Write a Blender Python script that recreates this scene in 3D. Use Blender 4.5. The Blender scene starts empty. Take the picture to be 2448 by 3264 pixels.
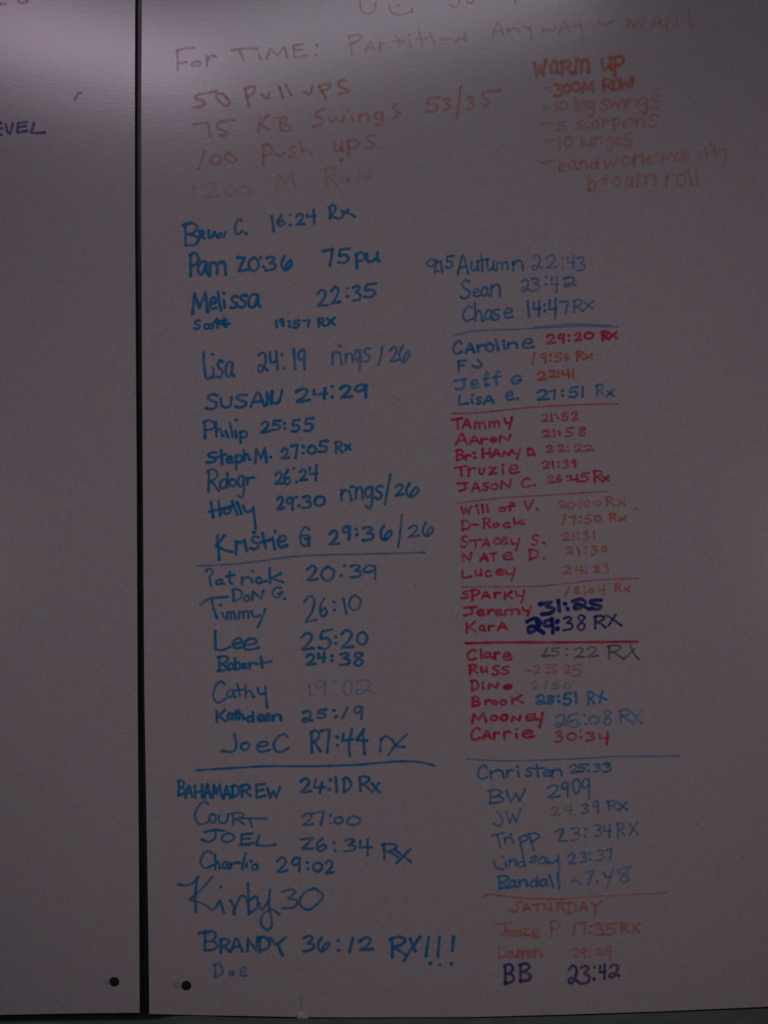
import bpy, bmesh, math, random
import numpy as np

# ------------------------------------------------------------------ camera
S = 0.0003                     # metres on the board per unit of the writing grid
CX, CY, CZ = 1224.0, 1632.0, 1.40
scene = bpy.context.scene
COL = scene.collection
DIST = 1.10
cam_d = bpy.data.cameras.new("camera")
cam = bpy.data.objects.new("camera", cam_d); COL.objects.link(cam)
cam.location = (0, -DIST, CZ)
cam.rotation_euler = (math.radians(90), 0, 0)
cam_d.sensor_fit = 'HORIZONTAL'; cam_d.sensor_width = 36.0
cam_d.lens = 36.0 * DIST / (2448 * S)
cam_d.clip_start = 0.05; cam_d.clip_end = 100
scene.camera = cam

# ------------------------------------------------------------------ light
w = bpy.data.worlds.new("World"); scene.world = w; w.use_nodes = True
bg = w.node_tree.nodes["Background"]
bg.inputs[0].default_value = (0.98, 0.92, 0.94, 1); bg.inputs[1].default_value = 0.004

def area(name, loc, target, sx, sy, power, color, roll=0.0):
    d = bpy.data.lights.new(name, 'AREA'); d.shape = 'RECTANGLE'
    d.size = sx; d.size_y = sy; d.energy = power; d.color = color
    o = bpy.data.objects.new(name, d); COL.objects.link(o)
    o.location = loc
    from mathutils import Vector, Matrix
    v = Vector(target) - Vector(loc)
    q = v.to_track_quat('-Z', 'Y')
    o.rotation_euler = (q.to_matrix() @ Matrix.Rotation(roll, 3, 'Z')).to_euler()
    return o
area("ceiling_lamp", (-0.93, -2.5, 2.857), (-0.4, 0, 1.85), 0.74, 0.18, 3.15, (0.96, 0.76, 0.98), math.radians(-5.6))
area("ceiling_lamp", (0.03, -2.5, 2.975), (-0.1, 0, 1.85), 1.24, 0.21, 3.4, (0.94, 0.85, 1.0), math.radians(11.2))
from mathutils import Vector
def centre_fill_spot(x, y, z, power, cone):  # added spotlight; its soft cone makes the board's centre brighter than its corners
    sd = bpy.data.lights.new("centre_fill_spot", 'SPOT'); sd.energy = power; sd.color = (1.0, 0.82, 0.77)
    sd.spot_size = math.radians(cone); sd.spot_blend = 1.0; sd.shadow_soft_size = 0.12
    so = bpy.data.objects.new("centre_fill_spot", sd); COL.objects.link(so); so.location = (x, y, z)
    so.rotation_euler = (Vector((0.06 + 0.06 * (x < 0), 0, 1.31)) - so.location).to_track_quat('-Z', 'Y').to_euler()
centre_fill_spot(1.35, -1.9, 1.30, 10.0, 37)
centre_fill_spot(-1.35, -1.9, 1.30, 9.0, 37)

vs = scene.view_settings
vs.view_transform = 'Standard'; vs.look = 'None'; vs.exposure = 0.0; vs.gamma = 1.0

# ------------------------------------------------------------------ materials
def newmat(name):
    m = bpy.data.materials.new(name); m.use_nodes = True
    return m, m.node_tree.nodes, m.node_tree.links

def noise(n, l, co, scale, detail=2, rough=0.5, vec_scale=None):
    t = n.new('ShaderNodeTexNoise'); t.inputs['Scale'].default_value = scale
    t.inputs['Detail'].default_value = detail; t.inputs['Roughness'].default_value = rough
    if vec_scale:
        mp = n.new('ShaderNodeMapping'); mp.inputs['Scale'].default_value = vec_scale
        l.new(co, mp.inputs['Vector']); l.new(mp.outputs[0], t.inputs['Vector'])
    else:
        l.new(co, t.inputs['Vector'])
    return t

def surface_bump(n, l, co, strength=1.0):
    """slightly rolled laminate: fine sideways grain plus slow waviness"""
    a = noise(n, l, co, 260, 3, 0.6, (0.35, 1, 1.6))
    b = noise(n, l, co, 7, 2, 0.5, (0.5, 1, 1.2))
    bp1 = n.new('ShaderNodeBump'); bp1.inputs['Strength'].default_value = 0.22 * strength
    bp1.inputs['Distance'].default_value = 0.00010
    l.new(a.outputs['Fac'], bp1.inputs['Height'])
    bp2 = n.new('ShaderNodeBump'); bp2.inputs['Strength'].default_value = 0.5 * strength
    bp2.inputs['Distance'].default_value = 0.0004
    l.new(b.outputs['Fac'], bp2.inputs['Height']); l.new(bp1.outputs[0], bp2.inputs['Normal'])
    return bp2.outputs[0]

def board_material():
    m, n, l = newmat("worn_whiteboard")
    p = n["Principled BSDF"]
    co = n.new('ShaderNodeTexCoord').outputs['Object']
    # fine coloured mottling left by years of wiped ink
    f1 = noise(n, l, co, 420, 2, 0.6)
    f2 = noise(n, l, co, 170, 2, 0.6)
    f3 = noise(n, l, co, 9, 3, 0.55)
    def mixc(fac, a, b, blend='MIX'):
        x = n.new('ShaderNodeMix'); x.data_type = 'RGBA'; x.blend_type = blend
        if isinstance(fac, float): x.inputs[0].default_value = fac
        else: l.new(fac, x.inputs[0])
        for i, v in ((6, a), (7, b)):
            if isinstance(v, tuple): x.inputs[i].default_value = v
            else: l.new(v, x.inputs[i])
        return x.outputs[2]
    # colour noise centred on the base tone
    def centred(tex, amt, a):
        # a + amt*(noise-0.5) per channel
        sub = n.new('ShaderNodeVectorMath'); sub.operation = 'SUBTRACT'
        l.new(tex.outputs['Color'], sub.inputs[0]); sub.inputs[1].default_value = (0.5, 0.5, 0.5)
        sc = n.new('ShaderNodeVectorMath'); sc.operation = 'SCALE'; sc.inputs['Scale'].default_value = amt
        l.new(sub.outputs[0], sc.inputs[0])
        ad = n.new('ShaderNodeVectorMath'); ad.operation = 'ADD'
        if isinstance(a, tuple): ad.inputs[0].default_value = a
        else: l.new(a, ad.inputs[0])
        l.new(sc.outputs[0], ad.inputs[1])
        return ad.outputs[0]
    c = centred(f1, 0.42, (0.69, 0.655, 0.705))
    c = centred(f2, 0.17, c)
    c = centred(f3, 0.05, c)
    l.new(c, p.inputs['Base Color'])
    p.inputs['Roughness'].default_value = 0.175
    p.inputs['IOR'].default_value = 1.62
    l.new(surface_bump(n, l, co), p.inputs['Normal'])
    return m

def ink_material(name, rgb):
    m, n, l = newmat(name)
    p = n["Principled BSDF"]; out = n["Material Output"]
    p.inputs['Base Color'].default_value = (*rgb, 1)
    p.inputs['Roughness'].default_value = 0.22
    p.inputs['Specular IOR Level'].default_value = 0.35
    co = n.new('ShaderNodeTexCoord').outputs['Object']
    f = noise(n, l, co, 330, 2, 0.6)
    hv = n.new('ShaderNodeHueSaturation'); hv.inputs['Color'].default_value = (*rgb, 1)
    mr = n.new('ShaderNodeMapRange'); mr.inputs[1].default_value = 0.25; mr.inputs[2].default_value = 0.75
    mr.inputs[3].default_value = 0.70; mr.inputs[4].default_value = 1.25
    l.new(f.outputs['Fac'], mr.inputs[0]); l.new(mr.outputs[0], hv.inputs['Value'])
    l.new(hv.outputs[0], p.inputs['Base Color'])
    l.new(surface_bump(n, l, co), p.inputs['Normal'])
    at = n.new('ShaderNodeAttribute'); at.attribute_name = 'ink'
    g = noise(n, l, co, 520, 2, 0.6)
    mg = n.new('ShaderNodeMapRange'); mg.inputs[1].default_value = 0.3; mg.inputs[2].default_value = 0.7
    mg.inputs[3].default_value = 0.80; mg.inputs[4].default_value = 1.10
    l.new(g.outputs['Fac'], mg.inputs[0])
    mu = n.new('ShaderNodeMath'); mu.operation = 'MULTIPLY'; mu.use_clamp = True
    l.new(at.outputs['Fac'], mu.inputs[0]); l.new(mg.outputs[0], mu.inputs[1])
    tr = n.new('ShaderNodeBsdfTransparent'); mx = n.new('ShaderNodeMixShader')
    l.new(mu.outputs[0], mx.inputs[0]); l.new(tr.outputs[0], mx.inputs[1]); l.new(p.outputs[0], mx.inputs[2])
    l.new(mx.outputs[0], out.inputs['Surface'])
    return m

def plain(name, rgb, rough=0.6, metal=0.0, var=0.25, scale=60, vec=None, bump=0.2):
    m, n, l = newmat(name); p = n["Principled BSDF"]
    co = n.new('ShaderNodeTexCoord').outputs['Object']
    t = noise(n, l, co, scale, 4, 0.6, vec)
    r = n.new('ShaderNodeValToRGB')
    r.color_ramp.elements[0].position = 0.3; r.color_ramp.elements[1].position = 0.7
    r.color_ramp.elements[0].color = (*[c * (1 - var) for c in rgb], 1)
    r.color_ramp.elements[1].color = (*[min(1, c * (1 + var)) for c in rgb], 1)
    l.new(t.outputs['Fac'], r.inputs[0]); l.new(r.outputs[0], p.inputs['Base Color'])
    p.inputs['Roughness'].default_value = rough; p.inputs['Metallic'].default_value = metal
    b = n.new('ShaderNodeBump'); b.inputs['Strength'].default_value = bump; b.inputs['Distance'].default_value = 0.0006
    l.new(t.outputs['Fac'], b.inputs['Height']); l.new(b.outputs[0], p.inputs['Normal'])
    return m

M_BOARD = board_material()
INK = {
    'blue':   ink_material("blue_marker_ink", (0.002, 0.335, 0.76)),
    'teal':   ink_material("blue_green_marker_ink", (0.003, 0.34, 0.80)),
    'light':  ink_material("light_blue_marker_ink", (0.006, 0.40, 0.93)),
    'navy':   ink_material("dark_blue_marker_ink", (0.010, 0.042, 0.37)),
    'purple': ink_material("purple_marker_ink", (0.085, 0.045, 0.34)),
    'violet': ink_material("violet_marker_ink", (0.060, 0.030, 0.40)),
    'red':    ink_material("red_marker_ink", (0.93, 0.028, 0.13)),
    'orange': ink_material("orange_marker_ink", (0.97, 0.22, 0.09)),
    'grey':   ink_material("grey_marker_ink", (0.13, 0.13, 0.13)),
    'black':  ink_material("black_marker_ink", (0.02, 0.02, 0.03)),
}
M_EDGE = plain("cut_board_edge", (0.10, 0.09, 0.085), 0.8, 0, 0.3, 200)
M_WALL = plain("dark_painted_wall", (0.030, 0.034, 0.040), 0.34, 0, 0.3, 40)
M_RAIL = plain("grey_green_rail_paint", (0.185, 0.235, 0.235), 0.62, 0, 0.22, 90, (0.4, 1, 1.4))
M_SCREW = plain("black_screw_coating", (0.016, 0.024, 0.030), 0.85, 0.0, 0.3, 400)
M_RECESS = plain("screw_recess", (0.008, 0.010, 0.012), 0.7, 0, 0.2, 400)
M_CHIP = plain("pale_torn_laminate", (0.78, 0.70, 0.70), 0.5, 0, 0.10, 300)

# ------------------------------------------------------------------ helpers
def P(px, py, y=0.0):
    return ((px - CX) * S, y, (CY - py) * S + CZ)

def link(name, me, mat=None, parent=None):
    o = bpy.data.objects.new(name, me); COL.objects.link(o)
    if mat is not None and me is not None: me.materials.append(mat)
    if parent is not None: o.parent = parent
    return o

def slab(name, outline, y0, y1, mat, parent=None, bevel=0.0, edge_mat=None):
    """thick plate: outline in board units, front at y0, back at y1"""
    bm = bmesh.new()
    vs_ = [bm.verts.new(P(x, y, y0)) for x, y in outline]
    f = bm.faces.new(vs_)
    r = bmesh.ops.extrude_face_region(bm, geom=[f])
    nv = [v for v in r['geom'] if isinstance(v, bmesh.types.BMVert)]
    for v in nv: v.co.y = y1
    bmesh.ops.recalc_face_normals(bm, faces=bm.faces[:])
    if bevel:
        es = [e for e in bm.edges if all(abs(v.co.y - y0) < 1e-7 for v in e.verts)]
        bmesh.ops.bevel(bm, geom=es, offset=bevel, segments=2, affect='EDGES', profile=0.6)
    me = bpy.data.meshes.new(name); 
    o = link(name, me, mat, parent)
    if edge_mat: me.materials.append(edge_mat)
    bm.normal_update()
    for fc in bm.faces:
        if edge_mat and abs(fc.normal.y) < 0.97: fc.material_index = 1
    bm.to_mesh(me); bm.free()
    return o

# ------------------------------------------------------------------ the wall and rail behind
bm = bmesh.new()
q = [(-4, 0.0062, -0.2), (4, 0.0062, -0.2), (4, 0.0062, 3.2), (-4, 0.0062, 3.2)]
bm.faces.new([bm.verts.new(v) for v in q])
for f in bm.faces:
    f.normal_update()
    if f.normal.y > 0: f.normal_flip()
me = bpy.data.meshes.new("wall"); bm.to_mesh(me); bm.free()
wall = link("wall", me, M_WALL); wall['kind'] = 'structure'
wall['label'] = 'dark painted wall behind the whiteboard panels'

rail_top = [(-900, 3272), (0, 3262), (250, 3259), (440, 3257), (505, 3254), (545, 3243), (640, 3241), (760, 3247),
            (900, 3250), (1100, 3250), (1500, 3249), (1800, 3242), (2100, 3232), (2448, 3218), (3400, 3176)]
rail = slab("wall_rail", rail_top + [(3400, 3700), (-900, 3700)], 0.0015, 0.0055, M_RAIL, None, 0.0004)
rail['label'] = 'grey green painted rail running under the bottom edge of both panels'
rail['category'] = 'rail'

# ------------------------------------------------------------------ the two panels
TH = 0.005
seam_l = [(432, -900), (432, 0), (431, 300), (431, 700), (436.5, 1500), (439.5, 2200), (444.5, 2900), (446, 3229)]
seam_r = [(452, -900), (451, 0), (449, 300), (449, 700), (454, 1500), (459, 2200), (471, 2900), (475, 3233)]
left_outline = [(-900, -900)] + seam_l + [(250, 3231), (0, 3236), (-900, 3262)]
bot_r = [(640, 3237), (820, 3240), (952, 3243), (1100, 3244), (1500, 3243), (1800, 3235), (2100, 3225), (2448, 3210), (3400, 3168)]
right_outline = seam_r + bot_r + [(3400, -900)]

def panel(label, outline):
    root = bpy.data.objects.new("whiteboard_panel", None); COL.objects.link(root)
    root['label'] = label; root['category'] = 'whiteboard'; root['group'] = 'whiteboard panels screwed side by side to the wall'
    slab("writing_surface", outline, 0.0, TH, M_BOARD, root, 0.0004, M_EDGE)
    return root
left = panel("narrow strip of whiteboard left of the dark seam, with EVEL in violet", left_outline)
right = panel("large whiteboard right of the seam, covered in handwritten names and times", right_outline)

def screw(px, py, parent, rot):
    """pan-head screw: domed head, cross recess"""
    c = P(px, py, 0)
    bm = bmesh.new()
    R_ = 15.6 * S; H = 0.0011
    prof = [(1.0, 0.0), (1.0, -0.25), (0.93, -0.62), (0.72, -0.88), (0.40, -1.0)]
    N = 32; rings = []
    for rr, hh in prof:
        rings.append([bm.verts.new((c[0] + R_ * rr * math.cos(2 * math.pi * k / N), hh * H, c[2] + R_ * rr * math.sin(2 * math.pi * k / N))) for k in range(N)])
    for a, b in zip(rings, rings[1:]):
        for k in range(N): bm.faces.new([a[k], a[(k + 1) % N], b[(k + 1) % N], b[k]])
    bm.faces.new(rings[-1])
    bmesh.ops.recalc_face_normals(bm, faces=bm.faces[:])
    for f in bm.faces: f.smooth = True
    me = bpy.data.meshes.new("screw_head"); bm.to_mesh(me); bm.free()
    h = link("screw_head", me, M_SCREW, parent)
    bm = bmesh.new()
    a_, b_ = 0.40 * R_, 0.10 * R_
    pts = [(-b_, a_), (b_, a_), (b_, b_), (a_, b_), (a_, -b_), (b_, -b_), (b_, -a_), (-b_, -a_), (-b_, -b_), (-a_, -b_), (-a_, b_), (-b_, b_)]
    vs_ = []
    for x, z in pts:
        xr = x * math.cos(rot) - z * math.sin(rot); zr = x * math.sin(rot) + z * math.cos(rot)
        vs_.append(bm.verts.new((c[0] + xr, -H * 1.03, c[2] + zr)))
    f = bm.faces.new(vs_); r = bmesh.ops.extrude_face_region(bm, geom=[f])
    for v in r['geom']:
        if isinstance(v, bmesh.types.BMVert): v.co.y = -H * 0.9
    bmesh.ops.recalc_face_normals(bm, faces=bm.faces[:])
    me = bpy.data.meshes.new("cross_recess"); bm.to_mesh(me); bm.free()
    link("cross_recess", me, M_RECESS, h)
screw(364.5, 3129, left, 0.3)
screw(594, 3141.5, right, 0.9)

# pale torn flake at the foot of the right panel, with the crease above it
random.seed(4)
bm = bmesh.new()
fl = [(949, 3247), (948, 3236), (952, 3228), (960, 3223), (968, 3226), (974, 3234), (983, 3241), (981, 3247), (965, 3249)]
vs_ = [bm.verts.new(P(x, y, -0.0004)) for x, y in fl]
ctr = bm.verts.new(P(961, 3238, -0.0022))
for k in range(len(vs_)): bm.faces.new([vs_[k], vs_[(k + 1) % len(vs_)], ctr])
bk = [bm.verts.new(P(x, y, 0.0004)) for x, y in fl]
for k in range(len(vs_)):
    bm.faces.new([vs_[k], bk[k], bk[(k + 1) % len(vs_)], vs_[(k + 1) % len(vs_)]])
bmesh.ops.recalc_face_normals(bm, faces=bm.faces[:])
me = bpy.data.meshes.new("torn_flake"); bm.to_mesh(me); bm.free()
link("torn_flake", me, M_CHIP, right)['label'] = 'small pale torn flake at the bottom edge of the board'

# ------------------------------------------------------------------ handwriting
# glyphs in a 100 x 100 box, y down; "^" marks a sharp turn; ";" lifts the pen
G = {
'A': "2,100 45,0^ 60,4 100,100;18,66 82,62", 'B': "14,5 12,100;4,8 50,0 85,18 66,42 24,50^ 72,54 96,76 66,96 12,98",
'C': "92,14 66,0 28,18 5,60 25,94 60,98 100,84", 'D': "14,5 14,98;2,8 50,2 98,38 82,80 14,97",
'E': "92,4 14,7^ 12,97^ 100,90;14,52 76,46", 'F': "95,3 12,6;14,6 15,100;14,52 76,46",
'G': "90,14 50,0 10,38 20,88 66,98 86,60^ 52,60;86,60 100,56", 'H': "8,4 12,100;92,0 90,98;8,56 92,48",
'J': "72,0 76,70 50,98 10,94 2,80", 'K': "10,5 12,100;90,0 16,58^ 42,54 100,98", 'L': "12,0 8,96^ 50,96 100,90",
'M': "2,100 15,3^ 48,74^ 82,0^ 98,98", 'N': "5,100 12,5^ 80,95^ 95,0", 'O': "52,2 12,20 4,68 42,98 88,78 94,30 56,3",
'P': "13,4 15,100;2,9 50,0 98,20 80,48 18,56", 'R': "13,4 15,100;2,9 50,0 92,18 72,42 20,53^ 52,62 100,98",
'S': "92,8 50,2 16,24 40,44 86,62 78,88 40,99 5,90", 'T': "0,8 100,2;50,5 54,100", 'U': "5,4 10,74 42,98 78,82 95,0",
'V': "2,5 46,100^ 98,0", 'W': "0,5 25,98^ 50,28^ 73,95^ 100,0", 'X': "5,5 95,98;95,0 5,100", 'Y': "3,5 16,40 58,46;98,0 82,50 62,100",
'a': "80,14 40,4 8,45 20,92 60,86 85,20^ 82,76 100,98", 'b': "8,0 12,90;12,58 50,40 92,60 70,95 12,94",
'c': "90,20 50,3 8,45 32,95 96,88", 'd': "76,46 40,42 8,70 25,97 65,90 82,58;84,0 86,98",
'e': "10,52 85,40 72,6 32,8 6,50 30,95 100,86", 'f': "90,12 62,0 42,25 44,100;8,48 92,42",
'g': "82,10 40,2 8,25 30,50 72,40 86,5^ 86,70 62,100 12,92", 'h': "8,0 12,98;12,66 46,44 72,60 82,98^ 100,94",
'k': "10,0 12,100;80,38 20,68^ 98,98", 'm': "4,100 8,8^ 28,10 46,24 48,95^ 52,30 74,6 92,22 98,100",
'n': "8,100 8,8;8,40 50,6 84,25 94,100", 'p': "10,5 15,100;10,12 60,0 95,22 72,50 16,52", 'r': "8,4 14,100;14,46 50,8 96,14",
't': "48,0 50,82 80,98;4,36 96,28", 'u': "5,5 10,76 40,95 84,62;88,0 86,78 100,98", 'w': "0,5 20,95^ 48,28^ 74,92^ 100,0",
'x': "5,5 95,98;95,0 5,100", 'z': "5,5 90,3^ 10,95^ 100,92",
'0': "52,2 12,20 4,68 42,98 88,78 94,30 56,3", '1': "92,0 6,100", '2': "4,22 45,0 84,18 62,58 8,95^ 50,94 100,90",
'@': "8,18 50,0 86,20 72,64 38,98 5,86 22,66 58,74 100,90", '3': "8,9 56,0 84,18 42,45^ 90,60 78,92 5,98",
'4': "12,6 8,54^ 98,50;84,0 80,100", '5': "97,4 24,6^ 16,46 60,44 92,68 58,98 4,92", '6': "58,0 20,35 10,76 44,100 88,78 64,52 18,70",
'&': "34,0 8,40 14,82 46,100 92,62 80,34 50,62 40,88",
'7': "2,10 92,3^ 66,100", '8': "84,16 50,0 16,20 80,68 52,100 12,78 50,44 84,16", '9': "86,16 45,2 8,30 35,52 78,36 88,6^ 84,60 82,100",
}

def spline(pts, sharp):
    """Catmull-Rom through the points, broken at the sharp ones"""
    out = []; seg = [pts[0]]
    runs = []
    for p_, s_ in zip(pts[1:], sharp[1:]):
        seg.append(p_)
        if s_: runs.append(seg); seg = [p_]
    if len(seg) > 1: runs.append(seg)
    for r in runs:
        a = [np.array(v, float) for v in r]
        if len(a) == 2:
            n = max(2, int(np.linalg.norm(a[1] - a[0]) / 3))
            out += [a[0] + (a[1] - a[0]) * t for t in np.linspace(0, 1, n + 1)]
            continue
        a = [2 * a[0] - a[1]] + a + [2 * a[-1] - a[-2]]
        for i in range(1, len(a) - 2):
            p0, p1, p2, p3 = a[i - 1:i + 3]
            n = max(2, int(np.linalg.norm(p2 - p1) / 3))
            for t in np.linspace(0, 1, n, endpoint=False):
                out.append(0.5 * ((2 * p1) + (-p0 + p2) * t + (2 * p0 - 5 * p1 + 4 * p2 - p3) * t * t + (-p0 + 3 * p1 - 3 * p2 + p3) * t ** 3))
        out.append(a[-2])
    return np.array(out)

rng = np.random.default_rng(11)

def strokes_of(tok, ox, oy, sc):
    """token -> list of polylines in board units"""
    res = []
    conv = lambda x, y: (ox + x / sc, oy + y / sc)
    if tok[0] == '*':
        raw = tok[1:].split(';'); pts = []; sh = []
        for r in raw:
            s_ = r.endswith('^'); x, y = r.rstrip('^').split(','); pts.append(conv(float(x), float(y))); sh.append(s_)
        res.append(spline(pts, sh)); return res
    key, box = tok[0], tok[2:]
    v = [float(t) for t in box.split(',')]
    if key == '.':
        c = np.array(conv(v[0], v[1])); d = rng.normal(0, 1.0, 2)
        res.append(np.array([c - d, c + d])); return res
    x0, y0, x1, y1 = v
    wdt, hgt = x1 - x0, y1 - y0
    jit = 3.0
    for st in G[key].split(';'):
        pts = []; sh = []
        for r in st.split():
            s_ = r.endswith('^'); gx, gy = [float(t) for t in r.rstrip('^').split(',')]
            gx += rng.uniform(-jit, jit); gy += rng.uniform(-jit, jit)
            px = x0 + wdt * gx / 100; py = y0 + hgt * gy / 100 - 0.07 * (px - (x0 + x1) / 2)
            pts.append(conv(px, py)); sh.append(s_)
        res.append(spline(pts, sh))
    return res

word_count = 0
def write(parent, name, colour, width, alpha, tokens, origin, label=None, solid=False):
    """one handwritten word as a thin film of ink on the board"""
    global word_count
    ox, oy, sc = origin
    strokes = []
    for t in tokens.split(): strokes += strokes_of(t, ox, oy, sc)
    wpx = width / sc * 1.07
    if colour == 'orange' and alpha < 0.5: alpha = min(0.6, alpha * 1.12); wpx *= 1.18
    allp = np.concatenate(strokes)
    pad = wpx + 5
    cell = 1.8
    x0, y0 = allp.min(0) - pad; x1, y1 = allp.max(0) + pad
    nx = int((x1 - x0) / cell) + 2; ny = int((y1 - y0) / cell) + 2
    gx = x0 + np.arange(nx) * cell; gy = y0 + np.arange(ny) * cell
    field = np.zeros((ny, nx))
    for st in strokes:
        seg = np.linalg.norm(np.diff(st, axis=0), axis=1); cum = np.concatenate([[0], np.cumsum(seg)]); L = cum[-1] + 1e-6
        sx0, sy0 = st.min(0) - pad; sx1, sy1 = st.max(0) + pad
        ix0 = max(0, int((sx0 - x0) / cell)); ix1 = min(nx, int((sx1 - x0) / cell) + 2)
        iy0 = max(0, int((sy0 - y0) / cell)); iy1 = min(ny, int((sy1 - y0) / cell) + 2)
        X, Y = np.meshgrid(gx[ix0:ix1], gy[iy0:iy1])
        best = np.full(X.shape, 1e9); tt = np.zeros(X.shape)
        for i in range(len(st) - 1):
            a = st[i]; b = st[i + 1]; d = b - a; dd = d @ d + 1e-9
            u = np.clip(((X - a[0]) * d[0] + (Y - a[1]) * d[1]) / dd, 0, 1)
            dist = np.hypot(X - a[0] - u * d[0], Y - a[1] - u * d[1])
            k = dist < best
            best[k] = dist[k]; tt[k] = (cum[i] + u * seg[i])[k]
        ph = rng.uniform(0, 6.28, 4)
        # the nib presses harder at both ends and skips a little in between
        ends = np.exp(-(tt / 9.0) ** 2) * rng.uniform(0.0, 0.8) + np.exp(-((L - tt) / 9.0) ** 2) * rng.uniform(0.2, 1.0)
        press = 1 + 0.10 * np.sin(tt / 17 + ph[0]) + 0.07 * np.sin(tt / 7.3 + ph[1]) + 0.14 * ends
        hw = wpx / 2 * press * rng.uniform(0.92, 1.08)
        dens = (0.85 + 0.10 * np.sin(tt / 23 + ph[2]) + 0.07 * np.sin(tt / 9 + ph[3]) + 0.24 * ends) * rng.uniform(0.88, 1.06)
        soft = 4.2
        cov = np.clip((hw + soft * 0.5 - best) / soft, 0, 1); cov = cov * cov * (3 - 2 * cov)
        ink = np.clip(dens * alpha * (1.0 if not solid else 1.1), 0, 0.97) * cov
        sub = field[iy0:iy1, ix0:ix1]
        field[iy0:iy1, ix0:ix1] = 1 - (1 - sub) * (1 - ink)
    field = np.clip(field, 0, 0.97)
    thr = min(0.03, alpha * 0.08)
    on = field > thr
    cells = on[:-1, :-1] | on[1:, :-1] | on[:-1, 1:] | on[1:, 1:]
    cy_, cx_ = np.nonzero(cells)
    a = cy_ * nx + cx_; quads = np.stack([a, a + nx, a + nx + 1, a + 1], 1)
    used, inv = np.unique(quads, return_inverse=True); quads = inv.reshape(quads.shape)
    word_count += 1
    yy = -0.00015 - 0.000004 * word_count
    vy, vx = np.divmod(used, nx)
    co = np.empty((len(used), 3), np.float32)
    co[:, 0] = (gx[vx] - CX) * S; co[:, 1] = yy; co[:, 2] = (CY - gy[vy]) * S + CZ
    me = bpy.data.meshes.new(name)
    me.vertices.add(len(used)); me.vertices.foreach_set('co', co.ravel())
    me.loops.add(quads.size); me.loops.foreach_set('vertex_index', quads.astype(np.int32).ravel())
    me.polygons.add(len(quads)); me.polygons.foreach_set('loop_start', (np.arange(len(quads)) * 4).astype(np.int32))
    me.update(calc_edges=True)
    at = me.attributes.new('ink', 'FLOAT', 'POINT'); at.data.foreach_set('value', field.ravel()[used].astype(np.float32))
    o = link(name, me, INK[colour], parent)
    if label: o['label'] = label
    return o

K8 = 2.07375; K7 = 2.37
CN = {'blue': 'blue', 'teal': 'blue', 'light': 'light blue', 'navy': 'dark blue', 'purple': 'purple', 'violet': 'violet', 'red': 'red', 'orange': 'orange', 'grey': 'grey', 'black': 'black'}
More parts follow.
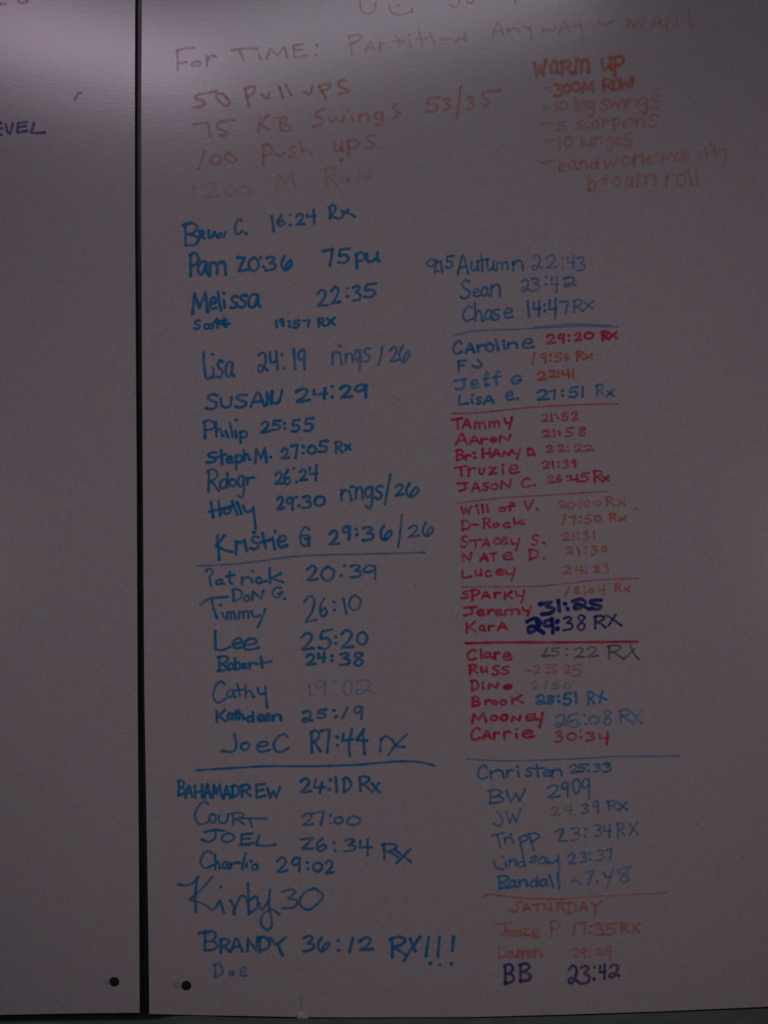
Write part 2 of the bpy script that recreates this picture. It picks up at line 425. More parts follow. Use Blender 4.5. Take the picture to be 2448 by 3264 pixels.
#WRITING#
TEXT = r"""
@ 560 640 8
N blue 15 .92 first row, large initial capital | B:52,147,155,298 *48,165;62,150;95,150 *160,200;159,248 *154,200;186,205;180,222;162,226;192,248 *217,212;224,245 .:218,200 *240,244;256,206^;277,243 *245,229;273,226 *291,240;294,212^;318,240^;330,206 C:390,120,440,222 .:465,217
T blue 15 .92 16:24 Rx | *635,102;648,200 6:668,95,725,165 .:755,92 .:757,160 2:795,85,852,160 *870,88;866,106^;925,100 *912,62;916,150 _ *1020,40;1020,118 *1010,46;1040,28;1058,50;1045,76;1026,96;1078,118;1108,95;1098,66;1140,82;1185,104 *1142,58;1110,90
N blue 20 .95 bold name in the second row | P:90,345,152,490 a:140,395,215,488 m:222,400,330,490
T blue 18 .92 20:36 | *410,375;455,378^;415,465^;478,455 0:482,375,550,465 .:562,375 .:582,437 3:592,372,665,460 &:695,365,770,460
W blue 17 .92 75 pu | 7:972,318,1045,425 5:1070,315,1150,412 _ p:1185,345,1255,445 u:1258,345,1345,405
N blue 18 .93 third name in the left column | M:108,605,215,740 e:225,635,270,720 *280,605;288,670;300,722 *318,660;325,708 .:318,612 S:360,630,412,710 S:420,620,470,705 a:475,612,560,705
T blue 16 .85 22:35 | 2:935,590,1000,700 2:1025,570,1085,682 .:1135,580 .:1135,632 3:1170,562,1225,660 5:1240,545,1325,640
N blue 14 .95 small name in the fourth row | S:122,788,165,848 c:188,812,218,848 O:222,815,250,845 t:255,778,290,842 t:300,772,340,835 *270,815;355,812
T blue 15 .95 19:57 Rx | *662,790;668,835 9:685,780,715,828 .:752,800 .:752,828 5:775,790,820,838 7:845,788,890,830 _ R:938,778,985,832 x:1000,775,1052,822
@ 560 1060 8
N teal 16 .80 tall thin name in the fifth row | *185,130;188,220;205,305;238,290 .:243,143 *248,235;252,298 S:272,182,315,300 a:325,188,385,295
T teal 16 .74 24:19 | @:540,130,605,262 *622,130;630,195;668,188 *665,125;674,245 .:702,145 .:712,235 *780,110;790,242 9:805,108,860,245
W teal 15 .62 rings/26 | r:1030,122,1078,210 *1085,130;1097,210 .:1087,90 n:1120,135,1172,195 9:1180,110,1225,250 S:1235,100,1290,195 _ *1365,92;1356,160;1340,215 2:1415,95,1470,195 &:1475,85,1550,195
N blue 16 .88 capitals in the sixth row | S:200,408,280,505 U:295,430,375,495 S:385,410,480,495 A:495,400,585,490 N:600,390,640,480 U:625,388,705,468
T blue 18 .92 24:29 | 2:795,370,885,458 4:905,372,1000,438 .:1035,357 .:1035,425 2:1085,350,1165,432 9:1180,342,1270,432
N blue 15 .92 seventh name in the left column | P:180,582,260,695 h:262,590,318,688 *330,652;346,690 *358,598;378,690 *396,648;402,692 .:400,577 p:420,652,475,728
T blue 17 .94 25:55 | 2:565,590,620,662 5:635,580,695,645 .:720,600 .:722,632 5:765,575,820,655 5:850,565,912,650
@ 600 1400 8
N blue 16 .94 name with a capital M after it | S:120,85,190,155 *218,72;225,165 *195,118;248,100 e:250,112,295,157 p:310,105,360,195 h:365,70,410,138 M:440,65,520,155 .:545,118
T blue 17 .92 27:05 | 2:615,62,665,130 7:680,38,725,125 .:760,48 .:760,92 0:790,42,845,98 5:862,10,922,85
W blue 14 .85 Rx after 27:05 | R:970,15,1020,88 x:1035,35,1075,70
N blue 14 .82 looping name beside 26:24 | R:125,200,200,345 d:205,225,268,325 O:270,262,318,312 g:325,240,375,385 r:382,250,438,298
T blue 15 .88 26:24 | 2:575,215,625,300 6:630,205,680,300 .:697,192 .:715,282 2:735,200,785,275 4:798,175,855,278
N blue 17 .95 name with a long final tail | *150,415;165,515 *200,410;212,500 *135,480;285,445 O:235,450,280,495 *290,412;325,498 *325,420;352,492 *362,440;385,482;425,468 *430,450;438,520;445,590
T blue 17 .93 29:30 | 2:588,378,632,465 9:645,385,700,465 .:715,382 .:732,440 3:755,375,815,455 0:835,375,905,440
W blue 16 .85 rings/26 beside 29:30 | r:1008,330,1048,405 *1065,342;1080,405 .:1082,313 n:1105,312,1155,395 g:1165,312,1225,455 S:1235,305,1285,395 *1337,232;1318,330;1300,430 2:1368,298,1425,372 &:1435,290,1525,382
N blue 18 .90 large name above the first blue divider | *192,640;205,795 *240,635;185,705^;235,730;290,745 r:312,670,352,755 *370,668;388,738 S:410,642,470,727 *490,622;512,718 *478,682;540,665 *558,650;572,725 .:575,610 .:435,615 e:590,637,650,715
W blue 14 .85 boxed capital G | G:735,580,805,708 *738,640;798,640;800,705
T blue 17 .90 29:36 | 2:930,605,995,700 9:1015,575,1075,660 .:1110,595 .:1115,630 3:1150,580,1225,668 &:1265,570,1350,668
W blue 14 .80 /26 | *1412,497;1402,600;1388,710 2:1455,570,1525,645 &:1545,550,1622,640
D blue 12 .62 first blue line in the left column | *60,838;300,825;500,802;700,775;900,765;1200,758;1560,748
@ 600 1760 8
N blue 14 .90 first name under the upper blue line | *118,125;135,108;165,130;140,165^;150,222 a:180,180,235,213 t:250,130,305,210 r:350,162,400,212 .:425,125 *415,172;425,200 c:445,168,485,205 *485,195;520,190 k:530,105,632,203
T blue 15 .82 20:39 | 2:785,90,855,188 0:880,95,965,190 .:1033,90 .:1012,155 3:1072,85,1145,165 9:1150,85,1250,180
W blue 14 .78 small name squeezed between two rows | D:290,240,355,325 O:370,285,405,325 N:420,255,500,312 G:555,230,620,300 .:637,307
N blue 15 .90 name with a long crossbar on its capital | *80,348;140,308;260,295 *155,320;170,380;190,435 .:215,350 *225,402;240,435 m:255,392,310,440 m:330,388,400,435 *415,390;435,428;475,418 *510,375;490,430;460,495
T blue 15 .80 26:10 | 2:765,290,850,465 6:865,305,925,428 .:965,330 .:967,382 *1025,305;1045,405 0:1065,285,1140,388
N blue 16 .90 short name with a large capital L | *178,522;180,645^;230,645;275,625 e:290,570,360,638 e:360,570,465,648
T blue 16 .86 25:20 | 2:745,535,830,645 5:862,512,950,640 .:975,560 .:975,602 2:1010,515,1090,638 0:1115,525,1185,615
N blue 15 .85 name beside 24:38 | R:195,685,268,780 *195,785;240,780 O:262,735,300,775 b:305,700,348,775 e:350,735,388,770 r:400,728,448,772 *480,690;490,760 *450,742;550,722
T blue 17 .93 24:38 | 2:778,675,840,745 4:855,665,905,725 .:950,685 .:950,717 3:1000,665,1070,745 8:1090,662,1165,750
@ 560 2120 8
N teal 13 .82 name beside the faint 19:02 | C:245,105,330,250 a:335,162,395,215 *408,125;425,205 *395,168;452,160 h:455,128,522,215 *540,152;555,190;590,185 *592,145;600,235;604,280
T teal 12 .32 faint 19:02 | *880,125;890,205 9:915,100,1000,200 .:1047,105 .:1060,195 0:1110,95,1165,200 @:1185,95,1300,190
N blue 16 .93 small crowded name beside 25:19 | K:265,300,330,375 a:340,315,382,362 t:385,300,412,358 h:415,298,455,358 d:468,310,520,375 e:540,325,582,370 e:585,325,628,370 n:640,325,700,365
T blue 15 .86 25:19 | @:835,300,900,375 5:935,295,995,350 .:1045,300 .:1060,342 1:1100,285,1138,348 9:1175,272,1240,355
N blue 16 .90 name above the second blue divider | *388,455;402,530;375,570;305,568 O:430,510,488,562 e:530,505,620,572 C:640,455,748,570
T blue 17 .90 27:44 | R:890,435,955,570 7:960,420,1022,575 .:1068,475 .:1070,530 *1110,455;1100,500^;1170,490 *1165,425;1145,520;1152,600 *1245,425;1195,495^;1265,500 *1238,430;1248,585
W blue 15 .78 rx after 27:44 | *1358,485;1352,568 *1360,490;1390,470;1425,490 *1430,490;1460,535;1515,540 *1530,455;1445,540;1405,595
D blue 13 .92 second blue line in the left column | *138,695;300,685;600,668;900,668;1200,658;1350,645;1500,635;1620,642;1708,664
@ 540 2440 8
N blue 15 .92 long name in capitals below the second blue line | B:55,95,105,195 A:105,135,150,210 H:165,130,220,210 A:230,125,272,210 M:285,125,345,208 A:355,135,400,220 D:410,130,462,210 R:470,125,537,205 E:565,120,637,210 W:645,145,730,215
T blue 15 .82 24:10 | 2:865,85,935,178 *968,95;955,145^;1030,142 *1010,110;994,180 .:1063,95 .:1055,158 *1100,75;1106,175 D:1145,80,1202,175
W blue 15 .80 Rx after 24:10 | R:1250,72,1325,165 x:1335,115,1390,178
N blue 13 .78 name with a large capital C and a long crossbar | C:165,240,268,385 O:262,320,310,380 U:325,325,395,380 R:410,310,497,390 *480,348;560,350;640,350 *530,350;546,405
T teal 14 .68 27:00 | 2:880,315,950,395 7:940,305,1030,390 .:1065,330 .:1065,382 0:1090,340,1150,382 0:1175,335,1262,395
N blue 14 .85 name with a flat topped capital J | *230,440;300,425;360,430 *305,430;300,480;260,503;215,490 O:345,445,432,507 E:465,450,555,520 *465,525;530,522 *592,465;575,525^;640,530;700,522
T blue 15 .82 26:34 | *870,488;950,478^;880,550^;950,550 6:965,480,1045,565 .:1090,510 .:1095,562 3:1155,485,1235,568 *1262,500;1260,540^;1335,540 *1310,490;1310,592
W blue 16 .80 Rx slanting down after 26:34 | R:1405,515,1510,612 x:1495,555,1600,640
N blue 14 .84 name beside 29:02 | C:200,565,290,680 h:300,590,338,685 a:350,635,388,682 r:395,640,465,680 *505,580;490,630;482,682 *510,642;508,672 .:540,632 O:545,652,585,690
T blue 15 .86 29:02 | 2:710,605,780,705 9:805,605,870,700 .:912,640 .:915,682 0:950,640,1010,700 2:1030,628,1085,715
@ 540 2760 9
N blue 13 .80 largest name, in loose script | *50,103;115,102;160,60 *150,80;143,170;146,255 *235,60;180,125;112,185^;180,205;240,238;272,200 *278,190;300,255 .:283,115 *335,190;352,215;357,265 *358,240;395,165;425,185;438,265 *432,95;436,180;440,262 *440,190;478,170;485,225;440,262 *492,205;510,240;545,195 *555,130;548,215;565,320;540,352;506,320;512,270;560,240;605,265
T blue 11 .78 30 | 3:615,130,708,232 *790,125;740,150;716,208;768,240;828,195;845,160;800,122
N blue 14 .82 name in capitals above the exclamation marks | *160,372;200,356 B:185,360,270,465 R:275,400,335,475 A:335,400,402,470 N:425,395,490,470 D:490,390,552,470 *555,395;590,430;640,392 *595,430;622,490
T blue 14 .85 36:12 | 3:735,385,800,468 &:815,395,885,470 .:930,410 .:932,465 1:990,398,1012,470 2:1045,395,1120,465
W teal 15 .88 RX with three exclamation marks | R:1212,388,1305,500 *1325,400;1355,470 *1380,390;1330,460;1292,520 _ *1428,390;1412,495 *1488,390;1479,495 *1565,388;1558,465 .:1437,537 .:1490,543 .:1553,538
N teal 11 .55 small faint name under the last row | D:245,540,295,612 O:332,580,356,605 e:390,555,425,610
@ 1320 780 8
W blue 13 .75 9:15 | 9:78,95,150,190 .:157,112 .:157,175 *175,110;186,180 5:210,72,258,155
N blue 13 .78 top name in the right column | A:285,70,360,195 u:375,110,428,175 *445,62;452,178 *412,112;490,95 u:480,108,532,170 m:545,112,622,168 n:650,102,722,170
T teal 12 .55 22:43 | @:780,70,842,165 2:870,70,945,155 .:980,90 .:980,148 4:1010,75,1062,160 3:1075,80,1130,175
N teal 13 .74 second name in the right column | S:305,235,375,355 e:390,290,432,345 a:440,280,497,340 n:505,258,572,340
T teal 13 .62 23:42 of the second row at right | @:705,230,762,310 3:770,220,832,305 .:872,215 .:872,262 4:905,210,950,312 @:985,212,1070,278
N teal 13 .74 third name in the right column | C:320,405,390,505 h:395,385,462,505 a:465,430,522,495 S:515,425,567,500 e:590,420,655,485
T blue 13 .72 14:47 | *750,370;760,480 4:785,375,835,475 .:862,398 .:862,438 4:890,360,942,485 7:960,370,1022,455
W teal 12 .60 Rx after 14:47 | R:1050,365,1115,445 x:1120,375,1185,430
D light 10 .60 blue line under the third row at right | *268,597;400,570;600,562;800,552;1000,542;1200,539;1345,545 *800,548;1000,527;1180,530;1300,536
N blue 15 .82 name above the letters F J | C:255,640,315,720 A:340,655,397,715 r:415,662,462,705 O:475,650,527,705 *540,628;556,695 *592,658;597,690 .:592,636 n:615,645,685,682 e:710,620,790,685
T red 15 .82 29:20 Rx | 2:875,595,930,655 9:950,590,995,648 .:1022,600 .:1022,632 2:1060,585,1105,635 0:1125,580,1185,625 _ R:1238,572,1285,630 x:1285,580,1340,620
N blue 14 .80 letters F J | F:285,765,345,835 *420,762;448,790;420,812;385,800
T orange 14 .70 19:56 Rx | 1:780,720,795,790 9:835,718,875,775 .:900,730 .:900,765 5:925,715,975,775 6:990,720,1030,765 _ R:1070,705,1120,760 x:1125,725,1178,755
@ 1400 1100 7
N light 16 .70 name ending in a separate capital G | *110,270;200,257 *182,260;188,308;160,335;125,330 e:240,265,302,325 f:330,205,378,310 *345,300;375,300 f:400,195,470,300 G:540,230,620,292
T orange 16 .76 22:41 | 2:740,205,805,265 2:830,190,880,245 .:900,208 .:900,238 *932,195;935,225^;985,215 *975,185;981,245 *1010,185;1013,245
N blue 16 .75 name above the first red line | L:145,380,215,450 .:250,380 *245,412;251,440 S:280,395,320,445 A:335,385,412,440 e:500,350,560,415 .:593,405
T blue 16 .84 27:51 | 2:740,340,825,415 7:840,340,880,405 .:930,345 .:932,380 5:975,315,1050,395 *1085,315;1081,390
W teal 15 .62 Rx after 27:51 | R:1185,300,1240,380 x:1260,340,1320,385
D red 10 .66 first red line in the right column | *98,518;300,510;500,490;700,470;1000,452;1350,443
N red 16 .82 first name under the first red line | T:98,555,175,635 A:175,565,237,625 m:262,580,348,630 m:375,575,457,618 Y:490,550,550,630
T red 14 .62 21:52 | 2:775,520,825,578 *845,525;851,575 .:880,525 .:895,550 5:925,510,975,570 2:1000,505,1048,568
N red 16 .82 second name under the first red line | A:125,670,207,750 A:225,690,302,745 r:315,705,365,745 O:387,697,430,735 *390,715;425,718 N:450,680,540,725
T red 14 .66 21:58 | 2:780,645,840,695 *865,640;871,690 .:905,652 .:910,675 5:950,625,1010,690 8:1050,620,1110,685
N red 16 .84 third name under the first red line | B:125,790,187,865 r:195,830,237,865 .:265,815 .:270,850 H:320,780,387,850 A:400,790,462,840 N:480,800,542,837 Y:550,785,612,860 D:665,780,710,835 .:718,830
T red 13 .58 22:22 | 2:805,760,860,810 2:895,755,945,805 .:970,770 .:975,800 2:1020,750,1080,805 2:1090,755,1160,800
@ 1400 1440 7
N red 15 .82 fourth name under the first red line | T:120,112,207,185 r:215,120,272,180 U:300,125,342,170 z:375,115,432,170 .:480,100 *478,130;483,165 e:525,100,602,165
T red 14 .72 21:39 | 2:780,72,835,130 *855,70;861,120 .:900,80 .:900,112 3:935,65,975,122 9:1000,60,1032,115
N red 15 .82 fifth name under the first red line | *135,240;215,235 *185,240;200,278;155,295 A:245,235,307,300 S:325,235,375,290 O:390,240,442,285 N:460,215,547,275 C:620,200,690,265 .:718,252
T red 14 .74 26:45 Rx | 2:818,180,870,235 6:880,175,930,230 .:965,185 .:970,220 *992,180;995,215^;1045,205 *1040,170;1046,230 5:1060,160,1130,225 _ R:1165,140,1232,230 x:1235,185,1280,220
D red 8 .60 second red line in the right column | *135,388;300,368;500,345;800,328;1000,315;1270,300
N red 16 .78 first name under the second red line | W:165,410,242,470 *290,430;296,465 .:283,407 *325,400;331,460 *360,400;368,455 O:450,420,500,450 f:510,385,570,445 V:640,370,710,440 .:742,435
T orange 13 .50 20:00 Rx | 2:905,370,950,425 0:965,375,1020,430 .:1060,380 .:1060,412 0:1090,370,1140,415 0:1165,370,1220,405 _ R:1260,340,1320,405 x:1345,360,1405,405
N red 15 .78 hyphened name under the second red line | D:165,515,232,590 *255,550;290,553 R:330,500,387,575 O:405,540,452,570 c:480,535,537,570 k:555,500,650,550
T orange 15 .60 17:50 Rx | 1:930,475,955,550 7:985,485,1035,545 .:1068,492 .:1068,530 5:1100,475,1150,540 0:1175,480,1222,530 _ R:1285,465,1335,520 x:1355,490,1410,520
N red 14 .74 third name under the second red line | S:160,635,217,720 T:225,665,322,715 A:325,660,382,715 c:410,650,457,700 e:465,645,517,700 Y:540,655,605,742 S:695,630,750,705 .:790,688
T orange 13 .54 21:31 | 2:925,615,985,670 *1010,610;1016,665 .:1048,615 .:1050,655 3:1085,600,1130,665 *1168,595;1171,658
N red 15 .72 fourth name under the second red line | N:170,765,247,825 A:310,770,367,825 T:385,765,432,820 e:480,760,555,815 D:675,735,747,815 .:790,805
T orange 14 .58 21:30 | 2:958,720,1010,770 *1045,725;1060,775 .:1105,720 .:1108,765 3:1150,710,1195,775 0:1225,715,1265,755
@ 1400 1740 7
N red 14 .78 name just above the third red line | L:165,180,242,240 u:270,180,322,225 c:345,185,392,230 e:425,175,487,220 Y:500,170,575,265
T orange 13 .50 24:23 | 2:925,150,1000,210 4:1030,155,1085,210 .:1110,165 .:1110,200 2:1165,150,1210,200 3:1235,135,1280,205
D red 8 .62 third red line in the right column | *172,312;400,308;650,308;900,290;1200,258;1500,245
N red 16 .80 first name under the third red line | S:170,340,222,395 P:240,330,302,410 A:320,350,382,395 r:415,350,462,390 K:490,345,552,400 Y:575,335,645,430
T orange 13 .42 18:04 Rx | 1:950,310,985,375 8:1020,310,1060,365 .:1098,315 .:1100,355 0:1130,325,1165,350 4:1195,295,1255,365 _ R:1325,285,1370,340 x:1395,310,1440,345
N red 16 .82 second name under the third red line | *190,467;280,460 *240,462;248,508;190,525 e:285,480,342,525 r:365,480,412,520 e:420,480,477,525 m:490,478,608,515 Y:630,460,692,525
T navy 25 .95 bold 31:25 | *762,440;845,422^;812,458^;866,476;840,506;776,516 *900,415;907,490 .:950,437 .:970,475 *1008,418;1070,402;1105,430;1060,470;1020,470;1040,440;1080,450;1130,478 *1225,408;1148,415;1152,437;1222,455;1200,478;1148,472
N red 16 .82 last name above the thick red line | K:200,575,277,650 a:300,600,347,640 r:370,600,412,635 A:440,580,512,635
T navy 25 .95 bold 29:38 | *662,572;725,545;762,580;730,630;680,655;675,615;720,610;785,655 *850,555;800,570;800,605;850,600 *850,552;858,600;857,655 *735,560;750,640 .:893,570 .:893,625
T navy 15 .90 38 RX | 3:935,535,1012,635 8:1035,525,1115,635 _ R:1165,525,1255,620 *1260,522;1320,560;1375,600 *1332,520;1280,600
D red 17 .86 thick red line in the right column | *200,735;500,728;900,728;1500,722
@ 1440 2020 7
N red 17 .86 first name under the thick red line | C:115,120,182,198 *218,118;224,185 a:240,140,302,180 r:320,140,362,185 e:385,145,450,200
T grey 12 .62 grey 25:22 RX | 1:690,110,720,165 *680,168;735,165 5:745,105,815,165 .:868,115 .:868,160 2:925,105,1000,180 2:1020,100,1105,175 _ R:1175,85,1282,185 *1345,85;1375,150;1412,190 *1380,115;1295,192
N red 16 .86 second name under the thick red line | R:130,235,192,300 u:220,250,268,290 S:305,240,357,310 S:370,245,432,305
T orange 12 .50 25:25 | *555,272;598,280 2:620,235,670,300 5:710,230,790,295 .:790,240 .:782,300 2:845,235,895,300 5:905,230,980,320
N red 16 .84 third name under the thick red line | D:145,350,202,430 .:235,370 *233,395;238,415 N:275,375,352,412 O:395,385,450,415 *400,400;445,400
T grey 11 .28 faint grey 2150 | 2:600,365,650,415 *715,360;702,415 5:760,365,810,415 0:850,370,900,415
N red 16 .84 fourth name under the thick red line | B:150,475,217,545 r:250,500,292,532 O:305,505,347,535 O:365,500,412,535 K:445,465,537,525
T light 18 .80 28:51 | @:640,460,705,530 8:715,465,775,530 .:803,470 .:808,510 5:840,445,905,535 *935,445;941,520
W light 13 .78 Rx after 28:51 | R:1025,435,1075,530 *1095,462;1165,495 *1138,430;1115,525
N red 17 .86 fifth name under the thick red line | M:150,600,262,670 O:295,615,347,655 O:370,610,422,655 N:450,620,522,657 e:555,605,622,655 Y:625,600,687,705
T light 12 .60 26:08 Rx | @:780,610,862,705 *945,600;890,620;870,680;930,705;960,675;930,650;890,665 .:1002,612 .:1012,680 0:1035,620,1110,682 8:1140,580,1215,690 _ R:1260,570,1352,670 x:1360,585,1437,680
N red 17 .86 last red name, beside 30:34 | C:145,710,215,800 A:235,735,292,790 r:315,745,358,790 r:390,735,442,785 .:490,720 *485,755;491,785 e:530,725,617,785
T red 14 .74 30:34 | 3:780,735,837,815 0:870,745,942,805 .:970,735 .:975,780 3:1015,745,1082,805 4:1110,740,1187,830
@ 1460 2360 7
D light 10 .70 blue line in the lower right column | *60,138;200,148;400,152;700,145;1000,132;1200,120;1500,118;1671,114
N teal 14 .80 name beside 25:33 | C:145,190,222,292 n:238,220,350,285 r:365,220,417,270 .:450,195 *452,225;459,270 S:505,205,562,268 *595,185;605,272 *570,212;650,205 e:640,220,702,272 n:705,212,787,275
T teal 14 .78 25:33 | 2:845,180,905,245 5:905,175,960,235 .:978,182 .:985,227 3:1025,175,1080,235 3:1095,170,1158,235
N teal 13 .74 letters B W | B:225,370,347,475 W:365,370,507,462
T teal 12 .80 2909 | 2:670,335,770,432 9:780,310,837,425 0:865,285,922,405 9:930,280,1000,437
N teal 12 .66 letters J W | *295,535;335,600;312,645;260,625 W:360,525,472,625
T grey 12 .32 faint 24 beside J W | 2:700,500,765,570 4:800,490,860,570
T teal 13 .62 39 Rx | .:880,558 3:930,480,990,550 9:1015,455,1065,545 _ R:1125,455,1202,525 x:1210,465,1280,525
@ 1500 2600 7
N teal 13 .68 name with a long double p | *160,150;250,128 *200,140;222,232 r:255,160,302,205 .:303,140 *315,172;322,205 *368,165;388,260;408,372 *365,172;410,145;430,175;380,200 *440,135;455,190;478,258 *425,140;490,130;518,160;455,195
T teal 12 .60 23:34 | 1:680,100,695,145 *640,120;690,98;700,120;665,185^;730,192 3:755,90,832,185 .:868,100 .:865,155 3:935,65,990,155 4:1000,60,1060,165
W teal 12 .52 Rx after 23:34 | R:1105,55,1162,155 x:1195,50,1265,145
N light 15 .66 name beside 23:37 | *175,335;192,392;245,400 .:245,310 *265,348;271,385 n:290,325,347,377 *400,345;360,355;370,385;415,375 S:445,305,502,352 a:510,310,582,362 *590,345;620,355;655,330 *662,298;665,360;668,430
T light 13 .60 23:37 | 2:735,285,795,365 3:825,275,880,350 .:897,283 .:905,330 3:950,260,1010,335 7:1020,250,1070,330
N light 16 .72 last blue name in the right column | R:205,450,292,550 *230,545;295,540 a:290,485,347,540 n:365,480,432,530 d:450,455,512,535 a:520,475,582,530 *595,445;622,535 *655,430;670,545
T light 13 .54 7:48 | *765,497;795,485;832,515 *870,425;930,410^;885,525 .:905,445 .:955,495 *1005,425;1025,462;1060,455 *1080,400;1055,460;1030,545 *1212,382;1135,400;1112,425;1170,448;1190,482;1155,502;1130,480;1165,440;1212,382
D orange 13 .55 orange line at the foot of the right column | *95,605;150,592;300,612;500,625;700,628
D orange 9 .38 thin right half of the orange line | *690,628;900,610;1200,595;1480,580
W orange 13 .42 SATURDAY | *385,650;330,660;360,690;340,725;295,712 A:395,665,452,720 T:470,665,542,720 *555,665;560,700;600,695 *605,660;608,718 R:650,650,707,715 D:730,650,797,738 A:820,655,882,720 *915,655;945,680;990,640 *945,680;940,745
@ 1500 2820 7
N orange 13 .34 smudged name beside 17:35 | *190,295;320,285 *255,290;262,350;225,380 a:270,340,307,385 m:320,340,382,385 z:390,330,442,380 e:455,330,522,400 P:600,270,672,385 .:655,368 *400,370;500,385
T orange 14 .40 17:35 RX | 1:775,290,792,380 7:820,275,872,375 .:910,310 .:900,360 3:945,290,1007,380 5:1005,290,1105,375 _ R:1130,285,1192,360 x:1215,290,1275,360
N orange 14 .38 faded name beside 29:29 | L:210,470,262,550 a:270,500,307,545 u:315,490,367,550 r:385,495,422,550 e:425,490,467,545 n:480,480,537,545
T orange 13 .34 29:29 | 2:765,475,820,550 9:830,480,870,550 .:897,500 .:897,535 2:955,475,1010,530 9:1020,460,1060,555
N purple 19 .78 letters B B in the last row | B:250,600,332,742 B:365,590,457,725
T purple 17 .74 23:42 in the last row | @:735,610,812,745 3:825,610,902,745 .:935,622 .:932,710 4:970,600,1020,710 @:1045,600,1120,700
@ 540 120 7
W orange 13 .36 For TIME: | *60,95;62,245 *50,102;110,82;185,75 *65,195;125,185 O:165,180,242,215 r:275,132,352,210 _ *470,95;560,82;660,82 *530,95;545,130;560,172 *675,125;690,165 M:735,75,897,157 *1005,50;940,62;940,92^;1000,92 *942,95;950,150;1035,132 .:1115,58 .:1108,132
W orange 14 .44 50 Pull ups | *355,405;215,430^;195,460;262,480;250,515;185,528 *370,420;352,450;420,515;455,490;410,430;370,420 _ *570,382;600,515 *570,385;640,368;632,420;578,455 *695,425;735,462;755,412^;752,455 *830,370;857,455 *878,355;920,435 _ *1015,408;1060,425;1080,365 *1130,372;1182,460 *1130,362;1210,350;1200,385;1150,400 *1320,320;1280,330;1290,370;1360,402;1280,425
W orange 15 .34 75 KB Swings | *185,655;290,640^;310,750 *500,622;375,635^;362,680;430,712;425,740;380,735 _ *685,605;672,715 *745,585;685,655^;750,695 *795,605;880,600;870,640;830,645^;910,672;900,705;850,700 *840,610;838,690 _ *1165,540;1110,560;1112,590;1160,620;1148,655;1085,670 *1205,600;1220,640;1260,610;1300,640;1322,592 .:1345,550 *1375,590;1385,635 n:1425,570,1512,630 g:1545,560,1622,660 *1725,500;1690,515;1710,555;1745,570;1690,610
@ 1040 0 7
W orange 14 .36 53/35 | 5:750,735,855,845 3:885,745,942,830 *1015,655;1002,770;986,890 3:1065,730,1115,825 *1320,680;1180,702^;1182,730;1222,760;1215,795;1185,795
@ 580 340 7
W orange 14 .34 100 Push ups | *172,335;150,400;125,475 0:215,365,297,435 *350,345;325,385;370,420;418,405;385,370;352,352 _ P:605,285,682,440 *710,355;745,372;775,345 S:805,300,852,380 *890,255;915,345 *912,330;940,325;978,355 _ u:1145,270,1217,337 p:1245,250,1337,370 S:1385,215,1462,320
W orange 13 .18 faintest line, 1200 M Run | *90,600;92,665 2:155,575,275,690 0:325,590,402,670 0:415,600,522,660 _ M:710,500,852,620 .:855,602 _ R:1075,460,1172,597 u:1205,525,1267,567 N:1325,465,1427,570
@ 1040 0 7
W orange 9 .50 cut off letters at the top edge | *255,12;263,80;310,105;360,85;375,18 _ *475,50;492,90;560,113;650,85 .:545,42 .:650,70 _ *940,38;965,55;1000,35;1002,-10 *1060,8;1090,25;1118,0 *1430,-15;1425,25
W orange 12 .24 Partition | *170,275;192,410 *165,272;255,265;250,300;190,330 A:290,315,367,385 r:400,320,462,385 *525,260;545,300;555,355 *500,315;590,310 .:628,265 *625,300;635,355 *700,230;725,335 *680,295;760,285 *785,260;822,335 *860,288;900,300;935,295 *980,315;1010,285;1050,305 *1045,245;1052,310
W orange 12 .24 Any | A:1250,175,1337,267 n:1365,213,1460,247 *1490,200;1540,212 *1540,198;1551,300
@ 1640 0 7
W orange 11 .24 way u want | *200,195;215,240 w:215,200,312,242 A:335,165,417,245 *430,200;490,195 *500,175;511,292 _ *630,155;655,185;700,180;740,160 _ *850,140;852,200 W:870,140,987,212 A:1035,122,1117,207 N:1140,140,1237,210 *1315,65;1325,150;1350,200
W orange 23 .52 WARM UP | w:150,460,237,580 a:265,460,332,555 R:345,460,432,560 m:455,442,562,547 _ u:655,437,732,530 p:745,420,827,565
W orange 18 .44 300M ROW | 3:300,632,357,725 0:370,635,417,705 0:430,622,497,692 M:510,620,597,697 _ R:660,595,742,690 O:745,600,797,680 w:795,585,880,670 *885,660;898,585
W orange 12 .25 dash before 300M | *210,668;260,660
@ 1660 150 7
W orange 15 .27 10 leg swings | *170,465;215,458 *262,410;269,490 0:290,410,352,475 _ *410,390;427,480 e:440,405,492,475 g:500,405,557,525 _ S:600,395,662,475 w:670,400,757,460 *775,400;786,460 n:800,390,882,450 g:890,380,962,495 S:980,360,1052,465
W orange 14 .27 5 scorpions | *150,575;240,580 5:270,565,342,630 _ S:410,555,467,620 c:480,560,522,612 O:540,555,587,612 r:615,545,672,600 p:695,540,742,637 *770,560;776,605 O:790,535,847,592 n:865,535,937,597 .:940,512 S:970,510,1032,605
W orange 14 .26 10 lunges | *175,712;250,698 *288,680;293,765 0:325,680,387,757 _ *455,675;461,750 u:475,690,542,752 n:555,675,612,732 g:650,680,702,782 e:715,685,762,745 S:775,650,842,750
@ 1680 340 7
W orange 15 .28 band work | *110,425;200,405 b:240,395,292,490 a:310,405,377,472 n:400,405,452,467 d:470,385,542,470 _ w:580,395,682,462 O:720,375,782,445 r:800,370,852,437 k:860,355,937,435
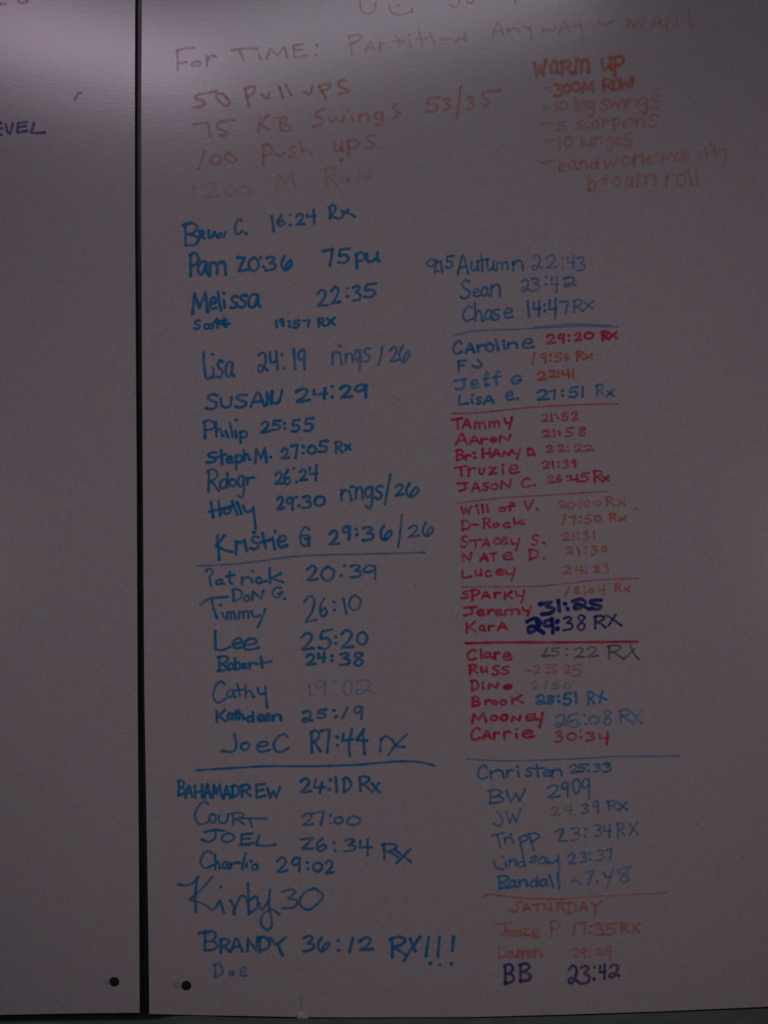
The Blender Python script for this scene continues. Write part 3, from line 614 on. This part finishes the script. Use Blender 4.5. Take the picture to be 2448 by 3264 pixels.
W orange 14 .20 mobility | *925,370;985,365 M:1010,345,1117,420 O:1120,345,1172,407 b:1180,320,1232,402 .:1300,292 *1300,340;1315,400 *1345,320;1361,390 .:1385,280 *1410,290;1421,380 *1390,340;1490,325 *1490,320;1500,390;1480,460
W orange 15 .27 foam roll | b:460,510,522,637 f:560,510,622,592 O:650,530,702,602 a:740,530,802,607 m:825,510,972,597 _ r:1045,500,1112,592 O:1130,510,1197,602 *1215,480;1250,590 *1275,470;1287,592
"""
LEFT_TEXT = r"""
@ 0 0 7
W violet 15 .90 EVEL, the end of a word | *10,928;-45,935^;-50,1025^;10,1018 *-48,975;18,968 *45,940;60,1000;78,1008^;98,932 *205,920;138,930^;130,1003^;205,988 *135,962;195,952 *258,928;236,1002^;290,1004;342,1000
M black 10 .70 short dark tick above EVEL | *612,702;595,700^;580,722;565,748
W orange 14 .45 cut off orange marks at the top edge | .:6,30 .:40,28 *140,8;165,24;205,8
"""
NAMES = {'N': 'handwritten_name', 'T': 'handwritten_time', 'W': 'handwritten_note', 'D': 'divider_line', 'M': 'pen_mark'}
def write_all(text, parent):
    origin = None
    for line in text.strip().splitlines():
        if line.startswith('@'):
            _, a, b, s_ = line.split()
            origin = (float(a), float(b), {'8': K8, '7': K7, '9': 1.728}[s_]); continue
        head, toks = line.split('|')
        k, colour, wd, al, *lab = head.split()
        lab = ' '.join(lab)
        if k == 'N': label = '%s handwriting: %s' % (CN[colour], lab)
        elif k == 'T': label = '%s handwritten time %s' % (CN[colour], lab)
        elif k == 'W': label = '%s handwritten note: %s' % (CN[colour], lab)
        else: label = lab
        chunks = toks.split(' _ ')
        for c_ in chunks:
            write(parent, NAMES[k], colour, float(wd), float(al), c_, origin, label if len(chunks) == 1 else 'one word of the ' + label)
write_all(TEXT, right)
write_all(LEFT_TEXT, left)
# stray specks, and faint grey patches left of the screws
def speck(parent, colour, wd, al, toks, label):
    write(parent, 'speck', colour, wd, al, toks, (0, 0, 1.0), label)
speck(right, 'black', 5, .70, '.:1088,510', 'dark speck beside the push ups line')
speck(right, 'grey', 4, .60, '.:2224,2626', 'dark speck at the right edge')
speck(right, 'grey', 4, .45, '*2020,1626;2026,1622;2030,1618', 'faint grey fleck right of 17:50')
speck(right, 'black', 3, .5, '.:1274,1274', 'tiny dark speck above the column of names')
speck(right, 'black', 3, .5, '.:1324,1867', 'tiny dark speck')
speck(right, 'grey', 4, .20, '*959,3170;960,3195;962,3218', 'fine crease rising from the torn flake')
speck(right, 'grey', 16, .16, '*562,3140;580,3141', 'faint grey patch beside the screw')
speck(left, 'grey', 14, .14, '*338,3130;350,3130', 'faint grey patch beside the screw')
speck(right, 'teal', 4, .45, '.:702,3062', 'small dot above the last small name')
